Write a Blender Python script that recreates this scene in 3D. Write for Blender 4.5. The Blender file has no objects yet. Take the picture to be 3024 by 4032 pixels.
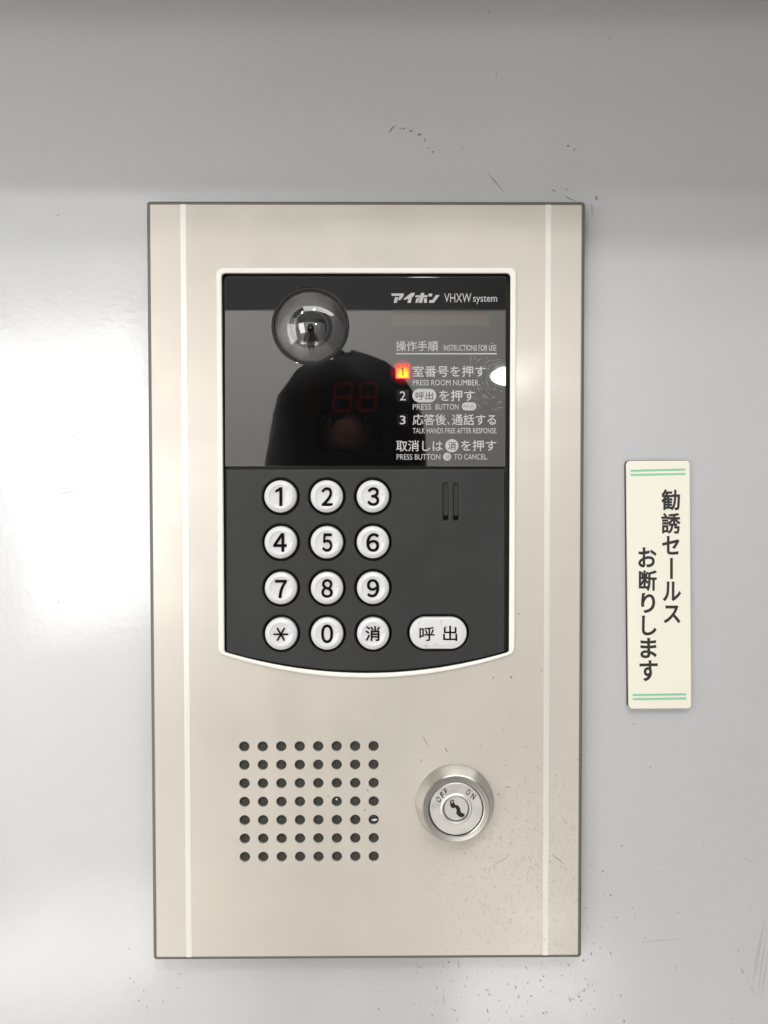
import bpy, bmesh, math, random
from mathutils import Matrix, Vector

random.seed(7)
sc = bpy.context.scene
col = sc.collection
R = math.radians

# ------------------------------------------------------------------ camera
# millimetre frame of the panel: x right, y up, d towards the viewer (d = 0 is the face of the panel)
CX, CY, DIST = 4.7604, 36.4291, 303.0
PITCH, YAW, ROLL = 0.0252, 0.0066, 0.0013
FPX = 3030.0
Rcam = Matrix.Rotation(ROLL, 3, 'Z') @ Matrix.Rotation(PITCH, 3, 'X') @ Matrix.Rotation(YAW, 3, 'Y')
TO_WORLD = Matrix.Rotation(R(90), 4, 'X')
cam = bpy.data.cameras.new('camera')
camo = bpy.data.objects.new('camera', cam)
col.objects.link(camo)
camo.matrix_world = TO_WORLD @ Matrix.Translation((CX/1000, CY/1000, DIST/1000)) @ Rcam.transposed().to_4x4()
cam.sensor_fit = 'VERTICAL'
cam.sensor_height = 24.0
cam.lens = 24.0*FPX/4032.0
cam.clip_start = 0.005
cam.clip_end = 60.0
sc.camera = camo

# ------------------------------------------------------------------ world, exposure
w = bpy.data.worlds.new('World')
sc.world = w
w.use_nodes = True
bg = w.node_tree.nodes['Background']
bg.inputs[0].default_value = (1.0, 1.0, 1.0, 1)
bg.inputs[1].default_value = 0.20
sc.view_settings.view_transform = 'Standard'
sc.view_settings.look = 'None'
sc.view_settings.exposure = 0.2
sc.view_settings.gamma = 1.0
sc.view_settings.use_curve_mapping = False
sc.cycles.use_denoising = True
sc.cycles.max_bounces = 8
sc.cycles.transparent_max_bounces = 12
sc.cycles.sample_clamp_indirect = 6.0


def area(name, loc, target, sx, sy, radiance, color=(1, 1, 1), shape='RECTANGLE', spin=0.0, spread=180):
    l = bpy.data.lights.new(name, 'AREA')
    l.shape = shape
    l.size = sx
    l.size_y = sy
    a = sx*sy*(math.pi/4 if shape in ('ELLIPSE', 'DISK') else 1)
    l.energy = radiance*math.pi*a
    l.color = color
    l.spread = R(spread)
    o = bpy.data.objects.new(name, l)
    col.objects.link(o)
    o.location = loc
    q = (Vector(target)-Vector(loc)).to_track_quat('-Z', 'Y')
    o.rotation_euler = (q.to_matrix() @ Matrix.Rotation(spin, 3, 'Z')).to_euler()
    return o


WALL = -7.0                       # the wall lies 7 mm behind the face of the panel
# two ceiling downlights in front of the wall, their light cut off by the ledge over the panel
area('downlight', (0.12, -1.00, 1.135), (0, 0, -0.2), 0.075, 0.075, 270, (1, .985, .95), 'DISK')
area('downlight', (-0.62, -1.27, 1.135), (0, 0, -0.2), 0.075, 0.075, 270, (1, .985, .95), 'DISK')
# added soft fill overhead, grades the wall below the ledge, wider to the right
area('overhead_fill', (0.5, -0.78, 1.14), (0.5, -0.78, -1), 1.9, 0.75, 3.0, (1, .985, .97))
# lit glass door to the left behind the viewer, mirrored by the wall
area('doorway_light', (-0.97, -2.3, 0.09), (-0.35, 0, 0.05), 0.54, 1.0, 4.2, (1, .995, .97), spin=R(12))
# brightly lit corridor wall further left, seen in the lens dome
area('corridor_light', (-1.58, -1.45, -0.25), (0, -1.45, -0.25), 1.1, 1.5, 2.1, (1, .995, .98))
# lamp on the opposite wall, mirrored by the dark glass
area('wall_lamp', (0.447, -2.28, 0.425), (0.02, 0, 0.05), 0.13, 0.06, 85, (1, .97, .92), 'ELLIPSE')
# two narrow ceiling spots pooling on the floor behind the viewer
for x, y in ((0.33, -1.95), (-0.92, -2.05)):
    l = bpy.data.lights.new('floor_spot', 'SPOT')
    l.energy = 900
    l.spot_size = R(20)
    l.spot_blend = .7
    l.shadow_soft_size = .03
    o = bpy.data.objects.new('floor_spot', l)
    col.objects.link(o)
    o.location = (x, y, 1.12)
# added fill without a known fixture, brightens the opposite wall
area('opposite_wall_fill', (-0.45, -1.7, 1.10), (-0.45, -2.5, -0.2), 1.9, 0.2, 19, (1, .985, .96))


# ------------------------------------------------------------------ helpers
def at(px, py, d=0.0):
    """photo position -> (x, y) in mm on the plane at depth d"""
    v = Vector(((px-1512)/FPX, (2016-py)/FPX, -1.0))
    v = Rcam.transposed() @ v
    t = (d-DIST)/v.z
    return CX+v.x*t, CY+v.y*t


def V(x, y, d):
    return Vector((x/1000, -d/1000, y/1000))


def mat(name, base=(.5, .5, .5), rough=.5, metal=0.0, ior=1.5, spec=.5, emis=None, es=0.0, coat=0.0, coat_rough=.05):
    m = bpy.data.materials.new(name)
    m.use_nodes = True
    b = m.node_tree.nodes['Principled BSDF']
    b.inputs['Base Color'].default_value = (*base, 1)
    b.inputs['Roughness'].default_value = rough
    b.inputs['Metallic'].default_value = metal
    b.inputs['IOR'].default_value = ior
    b.inputs['Specular IOR Level'].default_value = spec
    b.inputs['Coat Weight'].default_value = coat
    b.inputs['Coat Roughness'].default_value = coat_rough
    if emis:
        b.inputs['Emission Color'].default_value = (*emis, 1)
        b.inputs['Emission Strength'].default_value = es
    return m


class NT:
    """small node builder"""
    def __init__(s, m):
        s.t = m.node_tree
        s.n = s.t.nodes
        s.b = s.n['Principled BSDF']
        s.co = s.n.new('ShaderNodeTexCoord').outputs['Object']

    def link(s, a, b):
        s.t.links.new(a, b)

    def mapping(s, loc=(0, 0, 0), rot=(0, 0, 0), scale=(1, 1, 1)):
        k = s.n.new('ShaderNodeMapping')
        k.inputs['Location'].default_value = loc
        k.inputs['Rotation'].default_value = rot
        k.inputs['Scale'].default_value = scale
        s.link(s.co, k.inputs[0])
        return k.outputs[0]

    def noise(s, scale, detail=3, rough=.55, vec=None, dist=0.0):
        k = s.n.new('ShaderNodeTexNoise')
        k.inputs['Scale'].default_value = scale
        k.inputs['Detail'].default_value = detail
        k.inputs['Roughness'].default_value = rough
        k.inputs['Distortion'].default_value = dist
        s.link(vec or s.co, k.inputs['Vector'])
        return k.outputs['Fac']

    def ramp(s, f, a, b, va=0.0, vb=1.0):
        k = s.n.new('ShaderNodeMapRange')
        k.interpolation_type = 'SMOOTHSTEP'
        k.inputs[1].default_value = a
        k.inputs[2].default_value = b
        k.inputs[3].default_value = va
        k.inputs[4].default_value = vb
        s.link(f, k.inputs[0])
        return k.outputs[0]

    def math(s, op, a, b=0.0):
        k = s.n.new('ShaderNodeMath')
        k.operation = op
        for i, x in enumerate((a, b)):
            if hasattr(x, 'links'):
                s.link(x, k.inputs[i])
            else:
                k.inputs[i].default_value = x
        return k.outputs[0]

    def mix(s, f, a, b):
        k = s.n.new('ShaderNodeMix')
        k.data_type = 'RGBA'
        for i, x in ((0, f), (6, a), (7, b)):
            if hasattr(x, 'links'):
                s.link(x, k.inputs[i])
            elif i == 0:
                k.inputs[i].default_value = x
            else:
                k.inputs[i].default_value = (*x, 1)
        return k.outputs[2]

    def bump(s, h, strength, dist=.0001):
        k = s.n.new('ShaderNodeBump')
        k.inputs['Strength'].default_value = strength
        k.inputs['Distance'].default_value = dist
        s.link(h, k.inputs['Height'])
        s.link(k.outputs[0], s.b.inputs['Normal'])
        return k

    def near(s, x, z, r0, r1):
        """1 inside radius r0 of (x, z), 0 outside r1 (metres)"""
        k = s.n.new('ShaderNodeVectorMath')
        k.operation = 'DISTANCE'
        sx = s.mapping(scale=(1, 0, 1))
        s.link(sx, k.inputs[0])
        k.inputs[1].default_value = (x, 0, z)
        return s.ramp(k.outputs['Value'], r0, r1, 1.0, 0.0)


def tag(o, label=None, cat=None, group=None, kind=None):
    for k, v in (('label', label), ('category', cat), ('group', group), ('kind', kind)):
        if v:
            o[k] = v
    return o


def adopt(o, parent):
    if parent:
        o.parent = parent
        o.matrix_parent_inverse = parent.matrix_world.inverted()
    return o


def link(name, me, m, parent=None, smooth=35, loc=None):
    o = bpy.data.objects.new(name, me)
    if m:
        me.materials.clear()
        me.materials.append(m)
    if smooth:
        for p in me.polygons:
            p.use_smooth = True
        me.set_sharp_from_angle(angle=R(smooth))
    col.objects.link(o)
    if loc:
        o.location = loc
    bpy.context.view_layer.update()
    return adopt(o, parent)


def empty(name, loc):
    o = bpy.data.objects.new(name, None)
    o.empty_display_size = .02
    o.location = loc
    col.objects.link(o)
    bpy.context.view_layer.update()
    return o


def flip_to_world(me, dshift=0.0):
    for v in me.vertices:
        v.co = V(v.co.x, v.co.y, v.co.z+dshift)


def plate(name, outer, holes, d0, d1, m, parent=None, bevel=0.0, res=2, smooth=35):
    """sheet between depths d0 < d1 from an outline and holes, all in mm, with rounded edges"""
    c = bpy.data.curves.new(name, 'CURVE')
    c.dimensions = '2D'
    c.fill_mode = 'BOTH'
    for poly in [outer]+list(holes):
        s = c.splines.new('POLY')
        s.points.add(len(poly)-1)
        for p, q in zip(s.points, poly):
            p.co = (q[0], q[1], 0, 1)
        s.use_cyclic_u = True
    c.extrude = (d1-d0)/2-bevel
    c.bevel_depth = bevel
    c.bevel_resolution = res
    c.offset = -bevel
    o = bpy.data.objects.new(name, c)
    col.objects.link(o)
    bpy.context.view_layer.update()
    me = bpy.data.meshes.new_from_object(o.evaluated_get(bpy.context.evaluated_depsgraph_get()))
    bpy.data.objects.remove(o)
    flip_to_world(me, (d0+d1)/2)
    return link(name, me, m, parent, smooth)


def circle(x, y, r, n=48):
    return [(x+r*math.cos(2*math.pi*i/n), y+r*math.sin(2*math.pi*i/n)) for i in range(n)]


def rounded(pts, r, n=6):
    """round the corners of a polygon; r is one radius or one per corner"""
    out = []
    k = len(pts)
    for i in range(k):
        p0, p, p1 = (Vector(pts[i-1]), Vector(pts[i]), Vector(pts[(i+1) % k]))
        rr = r[i] if isinstance(r, (list, tuple)) else r
        if rr <= 0:
            out.append(tuple(p))
            continue
        a, b = (p0-p).normalized(), (p1-p).normalized()
        ang = math.acos(max(-1, min(1, a.dot(b))))
        t = rr/math.tan(ang/2)
        ce = p+(a+b).normalized()*(rr/math.sin(ang/2))
        s, e = p+a*t-ce, p+b*t-ce
        a0 = math.atan2(s.y, s.x)
        da = math.atan2(e.y, e.x)-a0
        while da > math.pi:
            da -= 2*math.pi
        while da < -math.pi:
            da += 2*math.pi
        for j in range(n+1):
            x = a0+da*j/n
            out.append((ce.x+rr*math.cos(x), ce.y+rr*math.sin(x)))
    return out


def pill(x0, y0, x1, y1, n=12):
    r = min(abs(x1-x0), abs(y1-y0))/2-1e-4
    return rounded([(x0, y0), (x1, y0), (x1, y1), (x0, y1)], r, n)


def lathe(name, prof, m, parent=None, centre=(0, 0), n=64, smooth=30, tilt=None):
    """profile of (radius, depth) turned about the axis through centre; object origin on the axis"""
    bm = bmesh.new()
    rings = []
    for r, d in prof:
        if r <= 1e-6:
            rings.append([bm.verts.new(V(0, 0, d))])
        else:
            rings.append([bm.verts.new(V(r*math.cos(2*math.pi*i/n), r*math.sin(2*math.pi*i/n), d)) for i in range(n)])
    for a, b in zip(rings, rings[1:]):
        for i in range(n):
            j = (i+1) % n
            f = [a[i % len(a)]] + ([a[j]] if len(a) > 1 else []) + ([b[j]] if len(b) > 1 else []) + [b[i % len(b)]]
            if len(f) > 2:
                bm.faces.new(f)
    bmesh.ops.recalc_face_normals(bm, faces=bm.faces)
    me = bpy.data.meshes.new(name)
    bm.to_mesh(me)
    bm.free()
    x, y = centre
    return link(name, me, m, parent, smooth, V(x, y, 0))


def polys(name, lists, d, m, parent=None):
    """flat printed shapes, each list one polygon in mm"""
    bm = bmesh.new()
    for i, p in enumerate(lists):
        bm.faces.new([bm.verts.new(V(x, y, d+.004*i)) for x, y in p]).normal_update()
    bmesh.ops.triangulate(bm, faces=bm.faces[:])
    bmesh.ops.recalc_face_normals(bm, faces=bm.faces)
    for f in bm.faces:
        if f.normal.y > 0:
            f.normal_flip()
    me = bpy.data.meshes.new(name)
    bm.to_mesh(me)
    bm.free()
    return link(name, me, m, parent, 0)


def text_mesh(s, weight=0.0, res=4):
    c = bpy.data.curves.new('lettering', 'FONT')
    c.body = s
    c.resolution_u = res
    c.fill_mode = 'FRONT'
    if weight > 0:
        c.bevel_depth = weight
        c.bevel_resolution = 0
    o = bpy.data.objects.new('lettering', c)
    col.objects.link(o)
    bpy.context.view_layer.update()
    me = bpy.data.meshes.new_from_object(o.evaluated_get(bpy.context.evaluated_depsgraph_get()))
    bpy.data.objects.remove(o)
    if weight > 0:                      # keep only the front of the thickened strokes
        bm = bmesh.new()
        bm.from_mesh(me)
        bmesh.ops.delete(bm, geom=[v for v in bm.verts if v.co.z < -1e-6], context='VERTS')
        bm.to_mesh(me)
        bm.free()
    return me


def text(s, box, d, m, parent, weight=0.0, turn=0.0, mm=False, res=4, name='lettering', slant=0.0):
    """lettering whose ink fills the box (photo positions, or mm with mm=True)"""
    me = text_mesh(s, weight, res)
    for v in me.vertices:
        v.co.x += slant*v.co.y
    xs = [v.co.x for v in me.vertices]
    ys = [v.co.y for v in me.vertices]
    x0, y0, x1, y1 = box
    if mm:
        P, Q, S = (x0, y0), (x1, y0), (x0, y1)
    else:
        P, Q, S = at(x0, y1, d), at(x1, y1, d), at(x0, y0, d)
    ax, ay, bx, by = min(xs), min(ys), max(xs), max(ys)
    cx, cy = (Q[0]+S[0])/2, (Q[1]+S[1])/2
    for v in me.vertices:
        u, t = (v.co.x-ax)/(bx-ax), (v.co.y-ay)/(by-ay)
        x = P[0]+(Q[0]-P[0])*u+(S[0]-P[0])*t
        y = P[1]+(Q[1]-P[1])*u+(S[1]-P[1])*t
        if turn:
            dx, dy = x-cx, y-cy
            x, y = cx+dx*math.cos(turn)-dy*math.sin(turn), cy+dx*math.sin(turn)+dy*math.cos(turn)
        v.co = V(x, y, d+v.co.z*.3)
    return link(name, me, m, parent, 0)


def box(name, x0, x1, y0, y1, z0, z1, m, parent=None):
    bm = bmesh.new()
    bmesh.ops.create_cube(bm, size=1)
    for v in bm.verts:
        v.co = Vector((x0 if v.co.x < 0 else x1, y0 if v.co.y < 0 else y1, z0 if v.co.z < 0 else z1))
    me = bpy.data.meshes.new(name)
    bm.to_mesh(me)
    bm.free()
    return link(name, me, m, parent, 0)


def strokes(name, lines, d, m, parent=None, kind=None):
    """thin scratches: each (list of photo positions, width in photo units), tapering at both ends"""
    bm = bmesh.new()
    for pts, wd in lines:
        P = [Vector(at(x, y, d)) for x, y in pts]
        if len(P) == 2:                     # worn thin at both ends
            P = [P[0], P[0].lerp(P[1], .3), P[0].lerp(P[1], .7), P[1]]
        n = len(P)
        L, Rr = [], []
        for i, p in enumerate(P):
            t = (P[min(i+1, n-1)]-P[max(i-1, 0)])
            t = t.normalized() if t.length > 0 else Vector((1, 0))
            k = wd*.1*(.5 if i not in (0, n-1) else .12)
            nn = Vector((-t.y, t.x))*k
            L.append(bm.verts.new(V(*(p+nn), d)))
            Rr.append(bm.verts.new(V(*(p-nn), d)))
        for i in range(n-1):
            bm.faces.new([L[i], L[i+1], Rr[i+1], Rr[i]])
    for f in bm.faces:
        f.normal_update()
        if f.normal.y > 0:
            f.normal_flip()
    me = bpy.data.meshes.new(name)
    bm.to_mesh(me)
    bm.free()
    o = link(name, me, m, parent, 0)
    if kind:
        o['kind'] = kind
    return o


# ------------------------------------------------------------------ materials
m_wall = mat('painted steel wall', (.56, .57, .59), .42, metal=.28, coat=1.0, coat_rough=.1)
t = NT(m_wall)
big = t.noise(5, 3)
fine = t.noise(900, 2)
wb = t.mix(t.ramp(big, .35, .65), (.555, .566, .588), (.58, .588, .604))
t.link(t.mix(t.ramp(t.noise(2800, 2),   .3, .7, 0, .13), wb, (.3, .3, .31)), t.b.inputs['Base Color'])
# small chips and grime specks, thick below the lower right corner of the panel
mask = t.near(.055, -.168, .015, .085)
mask2 = t.near(.145, -.12, .01, .13)
spk = t.noise(620, 2, .5, t.mapping(scale=(1.25, 1, .8), rot=(0, .5, 0)))
thr = t.math('SUBTRACT', .80, t.math('ADD', t.math('MULTIPLY', mask, .115), t.math('MULTIPLY', mask2, .03)))
sp = t.ramp(t.math('SUBTRACT', spk, thr), .0, .03)
t.link(t.mix(t.math('MULTIPLY', sp, .75), t.b.inputs['Base Color'].links[0].from_socket, (.13, .125, .115)), t.b.inputs['Base Color'])
t.b.inputs['Coat IOR'].default_value = 1.7
t.link(t.ramp(t.noise(30, 4), .3, .7, .10, .16), t.b.inputs['Coat Roughness'])
t.bump(t.math('ADD', t.noise(420, 2), t.math('MULTIPLY', t.noise(90, 2), .8)), .075, .0004)
for q in [l.from_node for l in t.b.inputs['Normal'].links]:
    t.link(q.outputs[0], t.b.inputs['Coat Normal'])

m_panel = mat('beige pearl paint', (.62, .58, .515), .36, metal=.35, ior=1.5, coat=.3, coat_rough=.13)
t = NT(m_panel)
fl = t.noise(3200, 2)
base = t.mix(t.ramp(fl, .35, .65), (.60, .567, .512), (.645, .611, .556))
base = t.mix(t.ramp(t.noise(14, 3), .35, .65), base, (.62, .584, .525))
grime = t.near(.062, -.128, .01, .062)
rub = t.near(.058, -.085, .018, .055)
worm = t.noise(620, 4, .65, t.mapping(scale=(1.1, 1, .9), rot=(0, -.4, 0)), 1.2)
g = t.math('MULTIPLY', t.ramp(worm, .54, .66), t.math('ADD', t.math('MULTIPLY', grime, .34), t.math('MULTIPLY', rub, .14)))
base = t.mix(g, base, (.30, .27, .225))
pit = t.ramp(t.noise(500, 2), .765, .79)
base = t.mix(t.math('MULTIPLY', pit, t.math('ADD', t.math('MULTIPLY', grime, .2), .1)), base, (.16, .145, .12))
t.link(base, t.b.inputs['Base Color'])
t.link(t.ramp(t.noise(40, 3), .3, .7, .30, .40), t.b.inputs['Roughness'])
t.bump(t.noise(1500, 2), .12, .0001)

m_fold = mat('shaded edge paint', (.14, .132, .115), .4)  # shade on the turned edges, put into a darker paint colour
m_strip = mat('pale pearl trim inlay', (.80, .78, .735), .34, metal=.5)
t = NT(m_strip)
g = t.math('MULTIPLY', t.ramp(t.noise(700, 3), .60, .68), t.near(.062, -.128, .01, .062))
t.link(t.mix(t.math('MULTIPLY', g, .5), (.80, .78, .735), (.45, .41, .35)), t.b.inputs['Base Color'])

m_bezel = mat('off white bezel paint', (.84, .82, .77), .3)
m_seam = mat('black seam', (.004, .004, .004), .5)
m_glass = mat('smoked acrylic', (.0035, .0035, .004), .02, ior=2.1)
t = NT(m_glass)
t.link(t.ramp(t.noise(60, 4), .35, .7, .012, .03), t.b.inputs['Roughness'])
t.bump(t.noise(22, 2), .012, .0004)

m_glint = bpy.data.materials.new('scratch glint')
m_glint.use_nodes = True
q = m_glint.node_tree
q.nodes['Principled BSDF'].inputs['Base Color'].default_value = (.55, .55, .55, 1)
q.nodes['Principled BSDF'].inputs['Roughness'].default_value = .3
q.nodes['Principled BSDF'].inputs['Alpha'].default_value = .30

m_keypad = mat('charcoal plastic', (.022, .0232, .0245), .5, ior=1.45)
t = NT(m_keypad)
t.link(t.mix(t.ramp(t.noise(30, 4), .35, .65), (.0205, .0217, .023), (.025, .0263, .0277)), t.b.inputs['Base Color'])
t.bump(t.noise(3500, 1), .25, .00008)
m_well = mat('black button well', (.003, .003, .003), .5, spec=.2)
m_button = mat('white button plastic', (.66, .665, .68), .25)
t = NT(m_button)
t.link(t.mix(t.ramp(t.noise(350, 3), .62, .72), (.66, .665, .68), (.53, .52, .505)), t.b.inputs['Base Color'])
m_ink = mat('black ink', (.004, .004, .005), .6, spec=.06)
m_print = mat('pale grey print', (.44, .44, .45), .25, ior=1.6)
m_printdark = mat('dim grey print', (.16, .16, .17), .25, ior=1.6)
m_dark = mat('dark print on pale pill', (.03, .03, .032), .25)
m_tile = mat('unlit indicator tile', (.012, .010, .014), .06, ior=2.1)
m_seg = mat('unlit red segments', (.016, .0035, .0028), .05, ior=2.1)
m_segdim = mat('unlit dim segments', (.007, .0028, .0025), .05, ior=2.1)
m_window = mat('unlit brown window', (.036, .021, .016), .05, ior=2.1)

m_led = mat('lit red indicator', (.2, .01, .01), .3)
t = NT(m_led)
lx, ly = at(1587, 1478)
k = t.n.new('ShaderNodeVectorMath')
k.operation = 'DISTANCE'
t.link(t.mapping(scale=(1, 0, 1)), k.inputs[0])
k.inputs[1].default_value = (lx/1000, 0, ly/1000)
hot = t.ramp(k.outputs['Value'], .0008, .0047, 1, 0)
t.link(t.mix(hot, (1.0, .012, .03), (1.0, .62, .02)), t.b.inputs['Emission Color'])
t.link(t.math('ADD', t.math('MULTIPLY', hot, .5), .9), t.b.inputs['Emission Strength'])
m_lededge = mat('lit red rim', (.2, .01, .01), .3, emis=(1.0, .05, .06), es=1.6)
m_ledink = mat('dark red numeral', (.12, .004, .002), .4, emis=(.35, .004, 0), es=.5)

m_chrome = mat('satin nickel', (.84, .83, .81), .4, metal=1.0)
t = NT(m_chrome)
t.link(t.ramp(t.noise(160, 3, .6, t.mapping(scale=(1, 1, 1))), .3, .7, .34, .5), t.b.inputs['Roughness'])
t.bump(t.noise(900, 2), .08, .0001)
m_collar = mat('satin nickel collar', (.60, .59, .57), .26, metal=1.0)
m_groove = mat('dark groove', (.006, .006, .006), .4)
m_funnel = mat('grey funnel plastic', (.80, .80, .80), .5)
m_inner = mat('inner funnel plastic', (.30, .30, .31), .45)
m_funneldark = mat('dark funnel ring', (.06, .06, .063), .4)
m_lens = mat('camera lens glass', (.004, .004, .005), .03, ior=2.1)
m_mesh = mat('speaker cloth', (.03, .031, .028), .8)
t = NT(m_mesh)
wv = []
for ax in ('X', 'Z'):
    k = t.n.new('ShaderNodeTexWave')
    k.bands_direction = ax
    k.inputs['Scale'].default_value = 620
    k.inputs['Distortion'].default_value = 1.2
    k.inputs['Detail'].default_value = 1
    t.link(t.co, k.inputs['Vector'])
    wv.append(k.outputs['Fac'])
wf = t.math('MULTIPLY', wv[0], wv[1])
tint = t.mix(t.ramp(t.noise(130, 1), .42, .58), (.13, .11, .095), (.11, .13, .095))
t.link(t.mix(t.ramp(wf, .1, .7), (.012, .013, .012), tint), t.b.inputs['Base Color'])
m_sign = mat('ivory sign plastic', (.83, .80, .70), .3)
m_green = mat('mint green print', (.24, .58, .39), .35)
m_signink = mat('charcoal print', (.022, .022, .022), .4)
m_scuff = mat('grey scuff', (.16, .155, .15), .6)
m_scufflight = mat('faint scuff', (.36, .36, .36), .5)
m_pscuff = mat('brown scuff', (.26, .235, .20), .6)

m_dome = bpy.data.materials.new('clear dome')
m_dome.use_nodes = True
nt = m_dome.node_tree
nt.nodes.clear()
out = nt.nodes.new('ShaderNodeOutputMaterial')
mx = nt.nodes.new('ShaderNodeMixShader')
tr = nt.nodes.new('ShaderNodeBsdfTransparent')
tr.inputs[0].default_value = (.86, .86, .87, 1)
gl = nt.nodes.new('ShaderNodeBsdfGlossy')
gl.inputs['Roughness'].default_value = .015
fr = nt.nodes.new('ShaderNodeFresnel')
fr.inputs[0].default_value = 2.4
nt.links.new(fr.outputs[0], mx.inputs[0])
nt.links.new(tr.outputs[0], mx.inputs[1])
nt.links.new(gl.outputs[0], mx.inputs[2])
nt.links.new(mx.outputs[0], out.inputs[0])

# ------------------------------------------------------------------ the setting
wy = -WALL/1000
ledge_z = at(1500, -4, WALL)[1]/1000
wall = box('wall', -1.6, 1.6, wy, wy+.06, -1.35, ledge_z, m_wall)
tag(wall, kind='structure')
m_ledge = mat('grey ledge paint', (.2, .2, .19), .4)
ledge = box('ledge', -1.6, 1.6, wy-.100, wy+.06, ledge_z+.0006, ledge_z+.25, m_ledge)
tag(ledge, kind='structure')
m_floor = mat('pale floor tiles', (.52, .50, .47), .25)
t = NT(m_floor)
k = t.n.new('ShaderNodeTexBrick')
k.offset = 0
k.inputs['Scale'].default_value = 1
k.inputs['Brick Width'].default_value = .3
k.inputs['Row Height'].default_value = .3
k.inputs['Mortar Size'].default_value = .003
k.inputs['Color1'].default_value = (.68, .66, .62, 1)
k.inputs['Color2'].default_value = (.64, .62, .58, 1)
k.inputs['Mortar'].default_value = (.25, .24, .23, 1)
t.link(t.co, k.inputs['Vector'])
t.link(k.outputs['Color'], t.b.inputs['Base Color'])
floor = box('floor', -1.6, 1.6, -2.6, wy+.06, -1.41, -1.35, m_floor)
tag(floor, kind='structure')
m_side = mat('white side wall paint', (.80, .79, .77), .6)
side = box('wall_side', -1.68, -1.60, -2.6, wy+.06, -1.35, 1.16, m_side)
tag(side, kind='structure')
m_back = mat('white wall paint', (.74, .72, .69), .6)
back = box('wall_opposite', -1.6, 1.6, -2.6, -2.5, -1.35, .70, m_back)
tag(back, kind='structure')
m_soffit = mat('dark soffit paint', (.06, .06, .063), .6)
sof = box('soffit', -1.6, 1.6, -2.6, -2.49, .70, 1.16, m_soffit)
tag(sof, kind='structure')

# scuffs on the wall (positions read off the photograph, lying on the wall)
S = 1000/1659
def z8(*p):
    return [(1400+a*S, 400+b*S) for a, b in p]
dark_lines = [
    (z8((862, 460), (905, 515), (980, 605)), 4), (z8((212, 207), (228, 190), (246, 165), (268, 156)), 5),
    (z8((288, 172), (300, 178)), 4), (z8((308, 178), (326, 172)), 6), (z8((350, 198), (376, 185)), 6),
    (z8((404, 216), (430, 214)), 8), (z8((450, 238), (456, 262)), 4), (z8((474, 300), (480, 307)), 6),
    (z8((502, 322), (506, 334)), 8), (z8((1380, 288), (1398, 290)), 8), (z8((1424, 300), (1432, 324)), 4),
    (z8((1362, 612), (1395, 632), (1438, 652)), 4), (z8((1280, 574), (1310, 588)), 4), (z8((1570, 614), (1576, 645)), 7),
    (z8((1370, 568), (1384, 580)), 4),
]
S5 = 1324/1659
def z5(*p):
    return [(1700+a*S5, 3300+b*S5) for a, b in p]
for a, b, dx, dy, wd in [(935, 36, 6, 5, 6), (842, 158, 2, 9, 7), (880, 277, 3, 10, 6), (851, 275, 3, 3, 6), (760, 342, 3, 5, 6),
                         (1118, 164, 3, 3, 6), (1000, 374, 4, 2, 6), (990, 347, 3, 3, 5), (1214, 364, 3, 4, 6), (1051, 489, 3, 3, 7),
                         (1200, 640, 6, 1, 5), (1511, 552, 3, 8, 4), (1474, 888, 4, 2, 6), (550, 679, 4, 6, 8), (488, 775, 4, 9, 7),
                         (548, 733, 3, 4, 7), (930, 770, 3, 14, 4), (948, 895, 2, 16, 5), (758, 690, 3, 12, 4), (880, 560, 5, 18, 4),
                         (1530, 650, 8, 20, 3), (1335, 36, 3, 3, 5), (1570, 333, 3, 3, 5), (640, 676, 5, 4, 6), (690, 790, 12, 8, 3),
                         (280, 770, 10, 5, 5), (268, 745, 6, 10, 5), (410, 730, 6, 8, 5), (330, 800, 5, 4, 5), (92, 702, 4, 3, 6),
                         (45, 660, 4, 3, 5), (545, 862, 12, 4, 6), (560, 855, 12, 6, 4), (720, 775, 5, 6, 6), (800, 840, 4, 4, 6)]:
    dark_lines.append((z5((a, b), (a+dx, b+dy)), wd))
for px, py in [(507, 3735), (512, 3852), (528, 3867), (547, 3940), (700, 3890), (642, 3943), (566, 3900), (230, 2370), (290, 1715), (228, 847),
               (2495, 2850), (2560, 3020), (1925, 45), (2400, 150)]:
    dark_lines.append(([(px-2.5, py-1.5), (px+2.5, py+2)], 5))
strokes('scuff_marks', dark_lines, WALL+.04, m_scuff, wall, 'stuff')
light_lines = [
    (z5((1030, 512), (1130, 505), (1240, 495)), 3), (z5((1648, 395), (1615, 560), (1598, 690)), 4), (z5((1655, 440), (1625, 640), (1610, 780)), 4),
    (z5((1640, 400), (1600, 600), (1583, 720)), 4), (z5((1659, 560), (1640, 690), (1622, 790)), 4), (z5((1559, 705), (1580, 745), (1597, 782)), 4),
    (z5((700, 780), (770, 735), (845, 695)), 3), (z5((1500, 70), (1560, 105), (1600, 130)), 2.5), (z5((1525, 640), (1535, 665)), 4),
    (z5((58, 760), (60, 825)), 4), (z5((130, 600), (134, 640)), 5), ([(200, 1952), (260, 1940), (310, 1930)], 3),
    (z8((680, 325), (695, 305), (710, 295)), 4), ([(570, 3975), (578, 3960), (582, 3985)], 4), ([(690, 3830), (705, 3836), (715, 3837)], 4),
    ([(2262, 2790), (2300, 2830)], 3), ([(2330, 800), (2332, 850)], 5), ([(1952, 270), (1956, 310)], 4),
]
strokes('faint_scratches', light_lines, WALL+.03, m_scufflight, wall, 'stuff')

# ------------------------------------------------------------------ the intercom panel
PW, PH = 171.34, 300.24
panel = empty('intercom_panel', V(0, -PH/2, WALL))
tag(panel, 'beige apartment entrance intercom panel with keypad, camera and key switch, fixed to the grey wall', 'intercom panel')

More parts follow.
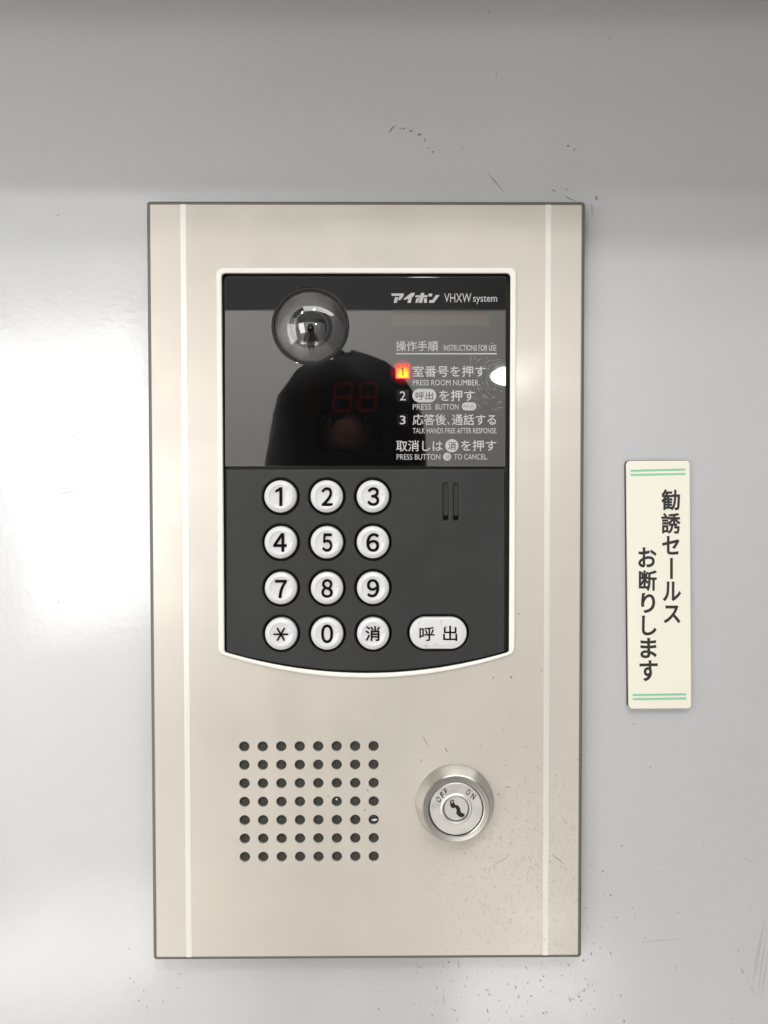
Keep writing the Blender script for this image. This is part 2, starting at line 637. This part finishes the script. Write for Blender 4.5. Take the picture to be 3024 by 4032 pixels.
hx, hy, hdx, hdy = -48.77, -64.19, 51.2955/7, 44.2997/6
holes = [circle(hx+i*hdx, hy-j*hdy, 2.06, 28) for i in range(8) for j in range(7)]


def corners(pts, d=0.0):
    return [at(x, y, d) for x, y in pts]


def housing(left_t, right_t, top, left_b, right_b, side_b, low, d, rt, rb):
    """outline with square top and an arched bottom edge (photo positions)"""
    a, b = at(left_t, top, d), at(right_t, top, d)
    c, e = at(right_b, side_b, d), at(left_b, side_b, d)
    lo = at((left_b+right_b)/2, low, d)
    arc = []
    n = 24
    for i in range(1, n):
        u = i/n
        x = c[0]+(e[0]-c[0])*u
        y = c[1]+(e[1]-c[1])*u
        y -= ((c[1]+e[1])/2-lo[1])*(1-(2*u-1)**2)
        arc.append((x, y))
    pts = [a, b, c]+arc+[e]
    r = [rt, rt, rb]+[0]*len(arc)+[rb]
    return rounded(pts, r)


open_in = housing(868, 2012, 1073, 880, 2005, 2569, 2652, 0, 1.7, 1.5)
bez_out = housing(852.5, 2033, 1056, 861, 2026, 2572, 2668, 0, 2.4, 3.2)
bez_in = housing(873.5, 2009.5, 1077, 884.5, 2003.5, 2567, 2650, 0, 1.6, 1.2)

FW, FH = PW/2-1.25, PH/2-1.25
face = plate('faceplate', [(-FW, -FH), (FW, -FH), (FW, FH), (-FW, FH)], holes+[open_in], -1.2, 0, m_panel, panel, .12, 1)
# the folded edge of the sheet, running round the panel and back to the wall
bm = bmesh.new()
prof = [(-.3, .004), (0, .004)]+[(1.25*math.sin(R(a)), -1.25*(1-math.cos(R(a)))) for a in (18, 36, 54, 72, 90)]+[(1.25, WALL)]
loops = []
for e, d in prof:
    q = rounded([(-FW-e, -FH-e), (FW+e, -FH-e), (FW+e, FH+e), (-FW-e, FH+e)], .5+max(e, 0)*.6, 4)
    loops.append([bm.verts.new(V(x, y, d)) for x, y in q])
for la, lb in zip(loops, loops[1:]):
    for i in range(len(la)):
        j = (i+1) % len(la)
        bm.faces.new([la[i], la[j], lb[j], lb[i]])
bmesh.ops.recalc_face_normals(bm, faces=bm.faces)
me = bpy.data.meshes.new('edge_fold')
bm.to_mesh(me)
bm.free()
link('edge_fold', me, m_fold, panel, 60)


# pale inlaid strips running the full height
for (xa, ya), (xb, yb) in (((726, 812), (739.5, 3770)), ((2158, 812), (2149, 3766))):
    xt, yt = at(xa, ya)
    yt = PH/2-1.4
    xb_, yb_ = at(xb, yb)
    x = (xt+xb_)/2
    yb_ = -PH/2+1.4
    plate('trim_strip', rounded([(x-1.13, yb_), (x+1.13, yb_), (x+1.13, yt), (x-1.13, yt)], .3, 3), [], .01, .09, m_strip, face, .03, 1)

plate('bezel', bez_out, [bez_in], -.6, .75, m_bezel, panel, .5, 3)
plate('seam', housing(858, 2020, 1062, 868, 2012, 2572, 2658, 0, 2, 2), [], -6, -2.6, m_seam, panel)

# speaker cloth behind the holes
spk_o = plate('speaker_cloth', [(hx-5, hy-hdy*6-5), (hx+hdx*7+5, hy-hdy*6-5), (hx+hdx*7+5, hy+5), (hx-5, hy+5)], [], -4, -1.3, m_mesh, panel)
fluff_and_glint = mat('white lint and glint', (.8, .8, .8), .6)
strokes('lint_and_glint', [([(1463, 3228), (1470, 3229), (1478, 3227), (1486, 3227)], 7), ([(1322, 3146), (1328, 3148)], 7)], -.9, fluff_and_glint, spk_o)  # a thread of lint, and a painted glint as the short second stroke

# ------------------------------------------------------------------ dark glass window
gl_top, gl_bot = 1089, 1837.5
A = at(883.5, gl_top); B = at(1993.5, gl_top); C_ = at(1991.5, gl_bot); D_ = at(886.5, gl_bot)
cdx, cdy = at(1222.3, 1284.0)
window = plate('display_window', rounded([A, B, C_, D_], [1.0, 1.0, .25, .25]), [circle(cdx, cdy, 15.0, 64)], -2.4, 0, m_glass, panel, .25, 2)

def Z2(x0, y0, x1, y1):
    k = 540/1659
    return (1500+x0*k, 1100+y0*k, 1500+x1*k, 1100+y1*k)

def Z3(x0, y0, x1, y1):
    k = 540/1659
    return (1500+x0*k, 1400+y0*k, 1500+x1*k, 1400+y1*k)

def rect_of(b, d, r=0.0):
    x0, y0, x1, y1 = b
    p = [at(x0, y1, d), at(x1, y1, d), at(x1, y0, d), at(x0, y0, d)]
    return rounded(p, r, 4) if r else p

PD = .05
# maker's mark in slanted block katakana
lg = [
    [(125, 170), (278, 170), (270, 208), (232, 252), (205, 252), (228, 200), (132, 200)], [(170, 215), (208, 215), (192, 284), (155, 284)],
    [(368, 162), (412, 162), (395, 205), (300, 246), (268, 246), (300, 215)], [(335, 226), (378, 205), (360, 284), (318, 284)],
    [(420, 192), (565, 192), (560, 218), (415, 218)], [(485, 164), (527, 164), (497, 284), (452, 284)],
    [(430, 228), (468, 228), (440, 284), (416, 284)], [(520, 228), (556, 228), (556, 284), (520, 284)],
    [(576, 172), (622, 172), (618, 206), (576, 206)], [(664, 190), (710, 190), (640, 284), (580, 284), (588, 250), (622, 250)],
]
k2 = 540/1659
polys('lettering', [[at(1500+a*k2, 1100+b*k2, PD) for a, b in p] for p in lg], PD, m_print, window)
T = lambda s, b, wgt=0.0, m=m_print, d=PD, res=3: text(s, b, d, m, window, wgt, res=res)
T('VHXW', Z2(765, 170, 1093, 278), -.008)
T('system', Z2(1115, 200, 1405, 300), -.004)
T('操作手順', Z2(182, 745, 693, 867), .008)
T('INSTRUCTIONS FOR USE', Z2(760, 793, 1397, 863), 0.0)
polys('rule_line', [rect_of(Z2(182, 893, 1400, 907), PD)], PD, m_print, window)
T('室番号を押す', Z3(382, 122, 1265, 258), .01)
T('PRESS ROOM NUMBER.', Z3(385, 293, 1195, 362), 0.0)
T('を押す', Z3(703, 417, 1135, 552), .01)
T('PRESS', Z3(385, 587, 607, 655))
T('BUTTON', Z3(660, 587, 937, 655))
T('.', Z3(1156, 643, 1164, 652))
T('応答後', Z3(382, 708, 790, 842), .01)
T('、', Z3(802, 798, 832, 842), .01)
T('通話する', Z3(858, 708, 1393, 842), .01)
T('TALK HANDS FREE AFTER RESPONSE.', Z3(385, 876, 1405, 942), 0.0)
T('取消しは', Z3(185, 1025, 747, 1160), .01)
T('を押す', Z3(967, 1022, 1395, 1155), .01)
T('PRESS BUTTON', Z3(190, 1192, 717, 1260), 0.0)
T('TO CANCEL.', Z3(883, 1192, 1290, 1258), 0.0)
T('2', Z3(228, 432, 300, 542), .004, d=.07)
T('3', Z3(228, 727, 298, 832), .004, d=.07)


def blob(poly, d, m, name='printed_pill'):
    return polys(name, [poly], d, m, window)


def pbox(b, d=PD):
    p, q = at(b[0], b[3], d), at(b[2], b[1], d)
    return p[0], p[1], q[0], q[1]

blob(pill(*pbox(Z3(380, 402, 670, 565))), PD, m_print)
T('呼出', Z3(420, 440, 632, 533), .004, m_dark, PD+.03)
blob(pill(*pbox(Z3(978, 567, 1153, 663))), PD, m_print)
T('呼出', Z3(1000, 590, 1130, 642), .0, m_printdark, PD+.03)
blob(pill(*pbox(Z3(778, 1010, 938, 1170))), PD, m_print)
T('消', Z3(812, 1040, 907, 1140), .006, m_dark, PD+.03)
blob(pill(*pbox(Z3(752, 1175, 848, 1272))), PD, m_print)
T('消', Z3(775, 1195, 830, 1253), .0, m_printdark, PD+.03)

# hairline scratches, their lamp glints painted as pale arcs round the mirrored lamp
arcs = []
scx, scy = 1985, 1487
rs = random.Random(3)
for i in range(110):
    rr = rs.uniform(52, 150)
    a0 = rs.uniform(70, 290)
    da = rs.uniform(5, 22)*60/rr+4
    pts = [(scx+rr*1.15*math.cos(R(a0+da*j/4)), scy-rr*math.sin(R(a0+da*j/4))) for j in range(5)]
    if all(1700 < p[0] < 1985 and 1330 < p[1] < 1640 for p in pts):
        arcs.append((pts, rs.uniform(.9, 2.6)))
strokes('scratch_glints', arcs, .1, m_glint, window, 'stuff')

# indicators
led = plate('indicator_light', rounded([at(*p) for p in ((1558.5, 1491), (1612, 1491), (1612, 1434), (1558.5, 1434))], .35, 3), [], -.02, .35, m_led, panel, .06, 1)
led['label'] = 'glowing red and yellow indicator square'
ring = rounded([at(*p) for p in ((1558, 1491.5), (1612.5, 1491.5), (1612.5, 1433.5), (1558, 1433.5))], .35, 3)
ring_in = rounded([at(*p) for p in ((1561.5, 1488), (1609, 1488), (1609, 1437), (1561.5, 1437))], .2, 3)
plate('indicator_rim', ring, [ring_in], -.02, .42, m_lededge, led)
k3 = 540/1659
m_glow = mat('red painted glow', (.0035, .0035, .004), .02, ior=2.1)  # halo round the lit square, painted as emission that fades outward
t = NT(m_glow)
k = t.n.new('ShaderNodeVectorMath')
k.operation = 'DISTANCE'
t.link(t.mapping(scale=(1, 0, 1)), k.inputs[0])
hx_, hy2 = at(1585, 1464)
k.inputs[1].default_value = (hx_/1000, 0, hy2/1000)
t.b.inputs['Emission Color'].default_value = (1, .01, .05, 1)
t.link(t.ramp(k.outputs['Value'], .0020, .0056, .26, 0), t.b.inputs['Emission Strength'])
glow = circle(hx_, hy2, 5.6, 40)
plate('painted_glow', glow, [ring], -.03, .02, m_glow, led)
polys('numeral', [[at(1500+a*k3, 1400+b*k3, .4) for a, b in ((258, 243), (273, 243), (273, 142), (262, 142), (240, 156), (242, 168), (258, 162))]], .4, m_ledink, led)
for b in ((190, 412, 335, 560), (192, 705, 322, 848)):
    q = plate('indicator_light', rect_of(Z3(*b), 0, .3), [], -.03, .035, m_tile, panel)
    q['label'] = 'unlit dark indicator square'

# unlit displays behind the glass
def Z1(a, b):
    k = 1220/1659
    return 840+a*k, 1030+b*k
plate('name_display', [at(*Z1(*p)) for p in ((958, 345), (1478, 345), (1478, 268), (958, 268))], [], -.03, .02, m_window, panel)
for x0, x1, m in ((478, 562, m_segdim), (640, 745, m_seg), (775, 880, m_seg)):
    y0, y1 = 645, 805
    ym = (y0+y1)/2
    s = 16
    sl = lambda x, y: at(*Z1(x+(ym-y)*.08, y), .03)
    segs = []
    for ya in (y0, ym-s/2, y1-s):
        segs.append([sl(x0+s*.6, ya+s), sl(x1-s*.6, ya+s), sl(x1-s*.3, ya+s/2), sl(x1-s*.6, ya), sl(x0+s*.6, ya), sl(x0+s*.3, ya+s/2)])
    for xa in (x0, x1-s):
        for ya, yb in ((y0+s*.7, ym-s*.3), (ym+s*.3, y1-s*.7)):
            segs.append([sl(xa, yb), sl(xa+s, yb), sl(xa+s, ya), sl(xa, ya)])
    polys('display_digit', segs, .03, m, window)

# ------------------------------------------------------------------ camera under a clear dome
camp = lathe('camera', [(15.0, -2.4), (15.0, .15), (14.8, .35), (14.3, .38), (14.0, .1), (14.0, -1.0)], m_seam, panel, (cdx, cdy), 72)
def sub(name, prof, m, off=(0, 0), n=64):
    return lathe(name, prof, m, camp, (cdx+off[0], cdy+off[1]), n)
sub('funnel', [(14.0, -.6), (11.5, -1.3), (8.6, -2.0)], m_funnel)
sub('funnel_ring', [(8.6, -2.0), (8.2, -1.8), (7.2, -2.1), (7.0, -2.4)], m_funneldark)
sub('inner_funnel', [(7.0, -2.4), (4.5, -3.2), (3.2, -3.5), (2.6, -4.6), (0, -4.6)], m_inner)
sub('lens', [(1.5, -4.5), (1.5, -2.6), (1.3, -2.0), (.9, -1.6), (.4, -1.45), (0, -1.4)], m_lens, n=32)
Rs = 19.0
dome_prof = []
h0 = math.sqrt(Rs**2-13.95**2)
for i in range(17):
    r = 13.95*(1-i/16)
    dome_prof.append((r, math.sqrt(Rs**2-r*r)-h0+.1))
sub('dome', dome_prof, m_dome)

# ------------------------------------------------------------------ keypad
bx, by, bs, bt = -33.854, 34.975, 18.12, 18.048
call = [at(840+a*.7354, 1830+b*.7354, 1.5) for a, b in ((1052, 988), (1358, 817))]
kp = housing(887.5, 1990, 1848, 891, 1987.5, 2566, 2642, 0, .25, 1.0)
wells = [circle(bx+i*bs, by-j*bt, 7.4, 48) for i in range(3) for j in range(4)]
callwell = pill(call[0][0]-.95, call[0][1]-.95, call[1][0]+.95, call[1][1]+.95, 16)
mx = [(at(840+a*.7354, 2000)[0]) for a in (1245, 1300)]
mt, mb = at(1757, 1901)[1], at(1757, 2050)[1]
slots = [pill(x-1.02, mb, x+1.02, mt, 8) for x in mx]
keypad = plate('keypad_plate', kp, wells+[callwell]+slots, -2.4, 0, m_keypad, panel, .45, 3)
plate('button_wells', housing(895, 1980, 1860, 900, 1978, 2550, 2620, 0, 1, 1), [], -2.6, -2.3, m_well, panel)
for x in mx:
    sl = plate('microphone_slot', pill(x-1.1, mb+1.9, x+1.1, mt+.1, 8), [], -2.2, -1.0, m_keypad, keypad)

bprof = [(6.32, -2.3), (6.32, .7), (6.25, 1.0), (6.05, 1.22), (5.6, 1.5), (5.0, 1.85), (4.7, 1.95), (4.5, 1.93), (4.25, 1.78), (3.6, 1.55), (2.4, 1.44), (1.2, 1.41), (0, 1.4)]
proto = lathe('push_button', bprof, m_button, panel, (bx, by), 64, 50)
labels = [['1', '2', '3'], ['4', '5', '6'], ['7', '8', '9'], ['*', '0', '消']]
s4 = 1220/1659
glyph = {'1': (330, 122, 369, 220), '2': (578, 120, 640, 221), '3': (824, 120, 888, 220), '4': (320, 366, 393, 466), '5': (582, 367, 637, 466),
         '6': (819, 366, 888, 466), '7': (330, 616, 394, 714), '8': (578, 612, 640, 712), '9': (822, 612, 888, 710), '0': (577, 855, 641, 955),
         '消': (813, 864, 893, 944)}
for j in range(4):
    for i in range(3):
        b = proto
        if i or j:
            b = proto.copy()
            col.objects.link(b)
            b.location = V(bx+i*bs, by-j*bt, 0)
            b.parent = panel
            b.matrix_parent_inverse = panel.matrix_world.inverted()
        bpy.context.view_layer.update()
        s = labels[j][i]
        if s == '*':
            x, y = bx, by-3*bt
            st = []
            for a in (0, 60, 120):
                u = Vector((math.cos(R(a)), math.sin(R(a))))
                n_ = Vector((-u.y, u.x))
                st.append([tuple(Vector((x, y))+u*q*2.95+n_*k*.33) for q, k in ((-1, -1), (1, -1), (1, 1), (-1, 1))])
            polys('numeral', st, 1.76, m_ink, b)
            continue
        g = glyph[s]
        if s == '1':
            polys('numeral', [[at(840+p*s4, 1830+q*s4, 1.76) for p, q in ((353, 221), (369, 221), (369, 120), (357, 120), (331, 137), (333, 150), (353, 140))]], 1.76, m_ink, b)
            continue
        full = {str(q): chr(0xFF10+q) for q in range(10)}
        # the digit sits in the shallow dish of its button
        o = text(full.get(s, s), tuple(v for p in ((g[0], g[1]), (g[2], g[3])) for v in (840+p[0]*s4, 1830+p[1]*s4)), 1.76, m_ink, b, .022 if s != '消' else .016, res=6, name='numeral')
        if s == '5':
            x, y = at(840+609*s4, 1830+424*s4, 1.8)
            lathe('raised_dot', [(.42, 1.6), (.42, 1.85), (.3, 2.0), (0, 2.05)], m_button, b, (x, y), 20)
# the wide call button
cb = plate('call_button', pill(call[0][0], call[0][1], call[1][0], call[1][1], 20), [], -2.3, 1.45, m_button, panel, .75, 4, 50)
p0, p1 = call
plate('button_face', pill(p0[0]+1.5, p0[1]+1.5, p1[0]-1.5, p1[1]-1.5, 20), [], 1.3, 1.75, m_button, cb, .18, 3, 50)
for ch, g in (('呼', (1103, 868, 1185, 944)), ('出', (1230, 862, 1306, 944))):
    text(ch, (840+g[0]*s4, 1830+g[1]*s4, 840+g[2]*s4, 1830+g[3]*s4), 1.80, m_ink, cb, .014, res=6)

# ------------------------------------------------------------------ key switch
kx, ky = at(1790.5, 3161, 0)
key = lathe('key_switch', [(15.6, 0), (15.6, .5), (15.2, 1.1), (13.3, 5.6), (12.95, 5.95), (12.6, 6.0), (11.1, 6.05), (10.75, 5.9), (10.7, 4.6)], m_collar, panel, (kx, ky), 96, 22)
def ks(name, prof, m, n=96, sm=22):
    return lathe(name, prof, m, key, (kx, ky), n, sm)
ks('groove', [(10.75, 4.7), (10.1, 4.7)], m_groove)
ks('dial', [(10.35, 4.6), (10.35, 5.7), (10.1, 6.0), (9.7, 6.05), (6.6, 6.0), (6.2, 6.05)], m_chrome)
ks('plug_ring', [(6.2, 6.0), (6.1, 6.35), (5.75, 6.6), (5.4, 6.55), (5.15, 6.2), (5.05, 5.4), (5.0, 4.9)], m_chrome)
ks('plug_gap', [(5.05, 5.0), (4.6, 5.0)], m_groove)
ks('plug', [(4.75, 4.9), (4.7, 5.4), (4.5, 5.55), (0, 5.55)], m_chrome)
kk = 400/1659
hole = [(712, 800), (745, 780), (785, 790), (775, 825), (800, 868), (838, 872), (880, 920), (882, 962), (905, 1000), (945, 1012), (952, 1045), (915, 1072), (860, 1062), (815, 1010), (822, 950), (800, 912), (765, 922), (728, 905), (712, 850)]
polys('keyhole', [[at(1600+a*kk, 2960+b*kk, 5.58) for a, b in hole]], 5.58, m_groove, key)
wardm = mat('brass ward', (.55, .40, .30), .35, metal=1)
polys('ward', [[at(1600+a*kk, 2960+b*kk, 5.60) for a, b in ((722, 812), (745, 790), (772, 795), (762, 835), (735, 850))]], 5.60, wardm, key)


def kt(ch, cx, cy, w_, h_, ang, wgt=.02):
    x, y = at(1600+cx*kk, 2960+cy*kk, 6.08)
    w_, h_ = w_*kk/10/1.02, h_*kk/10/1.02
    text(ch, (x-w_/2, y-h_/2, x+w_/2, y+h_/2), 6.09, m_ink, key, wgt, R(ang), mm=True)
kt('O', 528, 778, 62, 100, 35)
kt('F', 590, 705, 52, 100, 31)
kt('F', 648, 645, 48, 100, 27)
kt('O', 1013, 660, 62, 100, -25)
kt('N', 1092, 730, 62, 100, -31)

# scratches on the panel
pl = []
for pts, wd in [([(1658, 2890), (1680, 2925), (1690, 2945)], 3), ([(1752, 2945), (1762, 2962)], 5), ([(1668, 2905), (1672, 2912)], 4), ([(1650, 2990), (1662, 2994), (1655, 3002)], 4),
                ([(2010, 2662), (2016, 2672)], 8), ([(2132, 2637), (2134, 2641)], 7), ([(1940, 2664), (1944, 2672)], 5),
                ([(2172, 3362), (2200, 3385), (2225, 3405)], 4), ([(1985, 3103), (2010, 3095)], 3), ([(1960, 3125), (1966, 3130)], 6), ([(1925, 3420), (1990, 3380), (2010, 3360)], 2.5),
                ([(1445, 3108), (1450, 3116)], 5), ([(1290, 3135), (1296, 3132)], 4), ([(1432, 3195), (1440, 3185)], 4), ([(2040, 2415), (2050, 2420)], 4)]:
    pl.append((pts, wd))
for i in range(34):
    a = random.uniform(0, 6.28)
    r = abs(random.gauss(0, 1))
    x, y = 2060+150*r*math.cos(a), 3120+260*r*math.sin(a)
    if (x-1795)**2+(y-3170)**2 < 175**2 or not (1640 < x < 2270 and 2750 < y < 3740):
        continue
    q = random.uniform(0, 3.14)
    l = random.uniform(4, 14)
    pl.append(([(x, y), (x+l*math.cos(q), y+l*math.sin(q)), (x+l*1.6*math.cos(q+.4), y+l*1.6*math.sin(q+.4))], random.uniform(1.5, 3)))
strokes('scratches', pl, .03, m_pscuff, face, 'stuff')

# ------------------------------------------------------------------ the sign beside it
SD = WALL+2.2
def Z8(a, b):
    k = 360/766
    return 2420+a*k, 1780+b*k
sb = at(*Z8(370, 2155), WALL)
sign = empty('notice_sign', V(sb[0], sb[1], WALL))
tag(sign, 'narrow ivory plastic sign with black vertical Japanese writing and green stripes at both ends', 'sign')
outline = [at(*Z8(*p), SD) for p in ((120, 2153), (645, 2150), (632, 72), (100, 74))]
board = plate('sign_board', rounded(outline, 1.7, 8), [], WALL+.7, SD, m_sign, sign, .35, 3)
m_shade = mat('brown contact shade', (.05, .043, .035), .8)
plate('contact_shade', rounded([(x-.22, y+.2) for x, y in outline], 1.7, 8), [], WALL, WALL+.9, m_shade, sign)  # dark sheet showing at left and top, stands in for the board's contact shadow
for yl, yr, x0, x1 in ((158, 147, 132, 590), (192, 183, 134, 592), (2036, 2030, 151, 601), (2071, 2064, 151, 601)):
    polys('green_stripe', [[at(*Z8(*p), SD+.05) for p in ((x0, yl+8), (x1, yr+8), (x1, yr-9), (x0, yl-9))]], SD+.05, m_green, board)
for ch, b in (('勧', (391, 312, 548, 491)), ('誘', (391, 509, 554, 686)), ('セ', (397, 703, 544, 860)), ('ル', (402, 1085, 557, 1250)), ('ス', (409, 1284, 552, 1436)),
              ('お', (198, 798, 352, 967)), ('断', (203, 990, 356, 1166)), ('り', (222, 1180, 340, 1350)), ('し', (228, 1370, 352, 1536)), ('ま', (216, 1557, 354, 1727)), ('す', (208, 1745, 361, 1921))):
    text(ch, Z8(b[0], b[1])+Z8(b[2], b[3]), SD+.05, m_signink, board, .026, res=6)
polys('lettering', [rect_of(Z8(465, 887)+Z8(488, 1063), SD+.05)], SD+.05, m_signink, board)

# ------------------------------------------------------------------ the photographer, seen mirrored in the dark glass
HD = 0.82                                   # distance of the head from the panel
k = (DIST/1000+HD)/(DIST/1000)
ax, ay = at(*Z1(715, 475))
HX, HZ = (CX+(ax-CX)*k)/1000, (CY+(ay-CY)*k)/1000   # crown of the hair
m_person = mat('light coat and skin', (.42, .41, .39), .8)
t = NT(m_person)
sep = t.n.new('ShaderNodeSeparateXYZ')
t.link(t.co, sep.inputs[0])
skin = t.math('MAXIMUM', t.math('GREATER_THAN', sep.outputs[2], HZ-.245), t.math('GREATER_THAN', sep.outputs[1], -.395))
t.link(t.mix(skin, (.42, .41, .39), (.22, .10, .065)), t.b.inputs['Base Color'])
VS, ES, RS = [], [], []


def jv(x, y, z, r, prev=None):
    VS.append((x, y, z))
    RS.append(r if isinstance(r, tuple) else (r, r))
    if prev is not None:
        ES.append((prev, len(VS)-1))
    return len(VS)-1


hy_ = -HD
pel = jv(HX, hy_-.02, HZ-.80, (.15, .11))
ab = jv(HX, hy_-.02, HZ-.62, (.13, .10), pel)
chs = jv(HX, hy_-.02, HZ-.42, (.155, .11), ab)
nk = jv(HX, hy_-.01, HZ-.27, (.055, .055), chs)
hd1 = jv(HX, hy_, HZ-.19, (.060, .075), nk)
hd2 = jv(HX, hy_+.005, HZ-.10, (.072, .088), hd1)
jv(HX, hy_+.105, HZ-.135, .010, hd2)
for sd in (-1, 1):
    hip = jv(HX+sd*.09, hy_-.02, HZ-.86, .085, pel)
    kn = jv(HX+sd*.10, hy_-.01, HZ-1.20, .055, hip)
    an = jv(HX+sd*.10, hy_-.03, -1.35+.08, .042, kn)
    jv(HX+sd*.105, hy_+.10, -1.35+.035, .034, an)
    sh = jv(HX+sd*.17, hy_-.01, HZ-.36, .058, chs)
    el = jv(HX+sd*.24, hy_+.12, HZ-.58, .045, sh)
    wr = jv(-.008+sd*.075, -.405, -.115, .026, el)
    pa = jv(-.008+sd*.062, -.355, -.085, .026, wr)
    for q in range(4):
        f0 = jv(-.008+sd*.047, -.330-.002*q, -.050-.018*q, .009, pa)
        f1 = jv(-.008+sd*.022, -.329-.002*q, -.045-.018*q, .0085, f0)
        jv(-.008+sd*.004, -.327, -.047-.018*q, .0075, f1)
    th = jv(-.008+sd*.052, -.318, -.080, .010, pa)
    jv(-.008+sd*.044, -.303, -.062, .009, th)
me = bpy.data.meshes.new('person')
me.from_pydata(VS, ES, [])
person = bpy.data.objects.new('person', me)
col.objects.link(person)
md = person.modifiers.new('skin', 'SKIN')
for i, v in enumerate(me.skin_vertices[0].data):
    v.radius = RS[i]
    v.use_root = (i == 0)
md2 = person.modifiers.new('smooth', 'SUBSURF')
md2.levels = md2.render_levels = 2
bpy.context.view_layer.update()
me2 = bpy.data.meshes.new_from_object(person.evaluated_get(bpy.context.evaluated_depsgraph_get()))
bpy.data.objects.remove(person)
me2.name = 'person'
person = link('person', me2, m_person, None, 180)
tag(person, 'person in a light coat with long black hair, mirrored in the dark glass', 'person')
m_hair = mat('black hair', (.004, .0035, .0035), .6, spec=.2)
bm = bmesh.new()
rows = [(0, 14), (.007, 34), (.016, 55), (.031, 76), (.048, 89), (.067, 101), (.094, 109), (.12, 114), (.15, 117), (.19, 119), (.24, 118), (.29, 110)]
N = 40
rings = []
for dz, wd in rows:
    ring = []
    for i in range(N):
        a = 2*math.pi*i/N
        wv_ = 1+.025*math.sin(5*a+dz*30)+.022*math.sin(3*a+1+dz*55)+.012*math.sin(11*a+dz*90)
        x = HX+wd/1000*math.cos(a)*wv_
        y = hy_-.01+min(wd/1000*1.02, .105)*math.sin(a)*wv_
        z = HZ-dz+(-.011 if dz < .01 and abs(math.cos(a)-.1) < .3 else 0)
        ring.append(bm.verts.new((x, y, z)))
    rings.append(ring)
bm.faces.new(rings[0])
for ri, (ra, rb) in enumerate(zip(rings, rings[1:])):
    for i in range(N):
        j = (i+1) % N
        ang = (i+.5)*360/N
        if .08 < rows[ri][0] < .13 and abs(ang-88) < 22 and not (rows[ri][0] < .1 and i % 3 == 1):
            continue                        # the face looks out between the strands
        bm.faces.new([ra[i], ra[j], rb[j], rb[i]])
bmesh.ops.recalc_face_normals(bm, faces=bm.faces)
bmesh.ops.solidify(bm, geom=bm.faces[:], thickness=.012)
me = bpy.data.meshes.new('hair')
bm.to_mesh(me)
bm.free()
link('hair', me, m_hair, person, 60)
m_eye = mat('dark eye', (.02, .015, .012), .2)
for sd in (-1, 1):
    bm = bmesh.new()
    bmesh.ops.create_uvsphere(bm, u_segments=16, v_segments=10, radius=.008)
    bmesh.ops.translate(bm, verts=bm.verts, vec=(HX+sd*.030, hy_+.076, HZ-.105))
    me = bpy.data.meshes.new('eye')
    bm.to_mesh(me)
    bm.free()
    link('eye', me, m_eye, person, 60)
m_phone = mat('black phone glass', (.01, .01, .011), .15)
ph = plate('phone', rounded([(-44, -101), (28, -101), (28, 46), (-44, 46)], 9, 6), [], -4, 4, m_phone, None, 1.2, 3)
for v in ph.data.vertices:
    v.co.y -= .3165
tag(ph, 'black phone held up in both hands by the person with long black hair', 'phone')
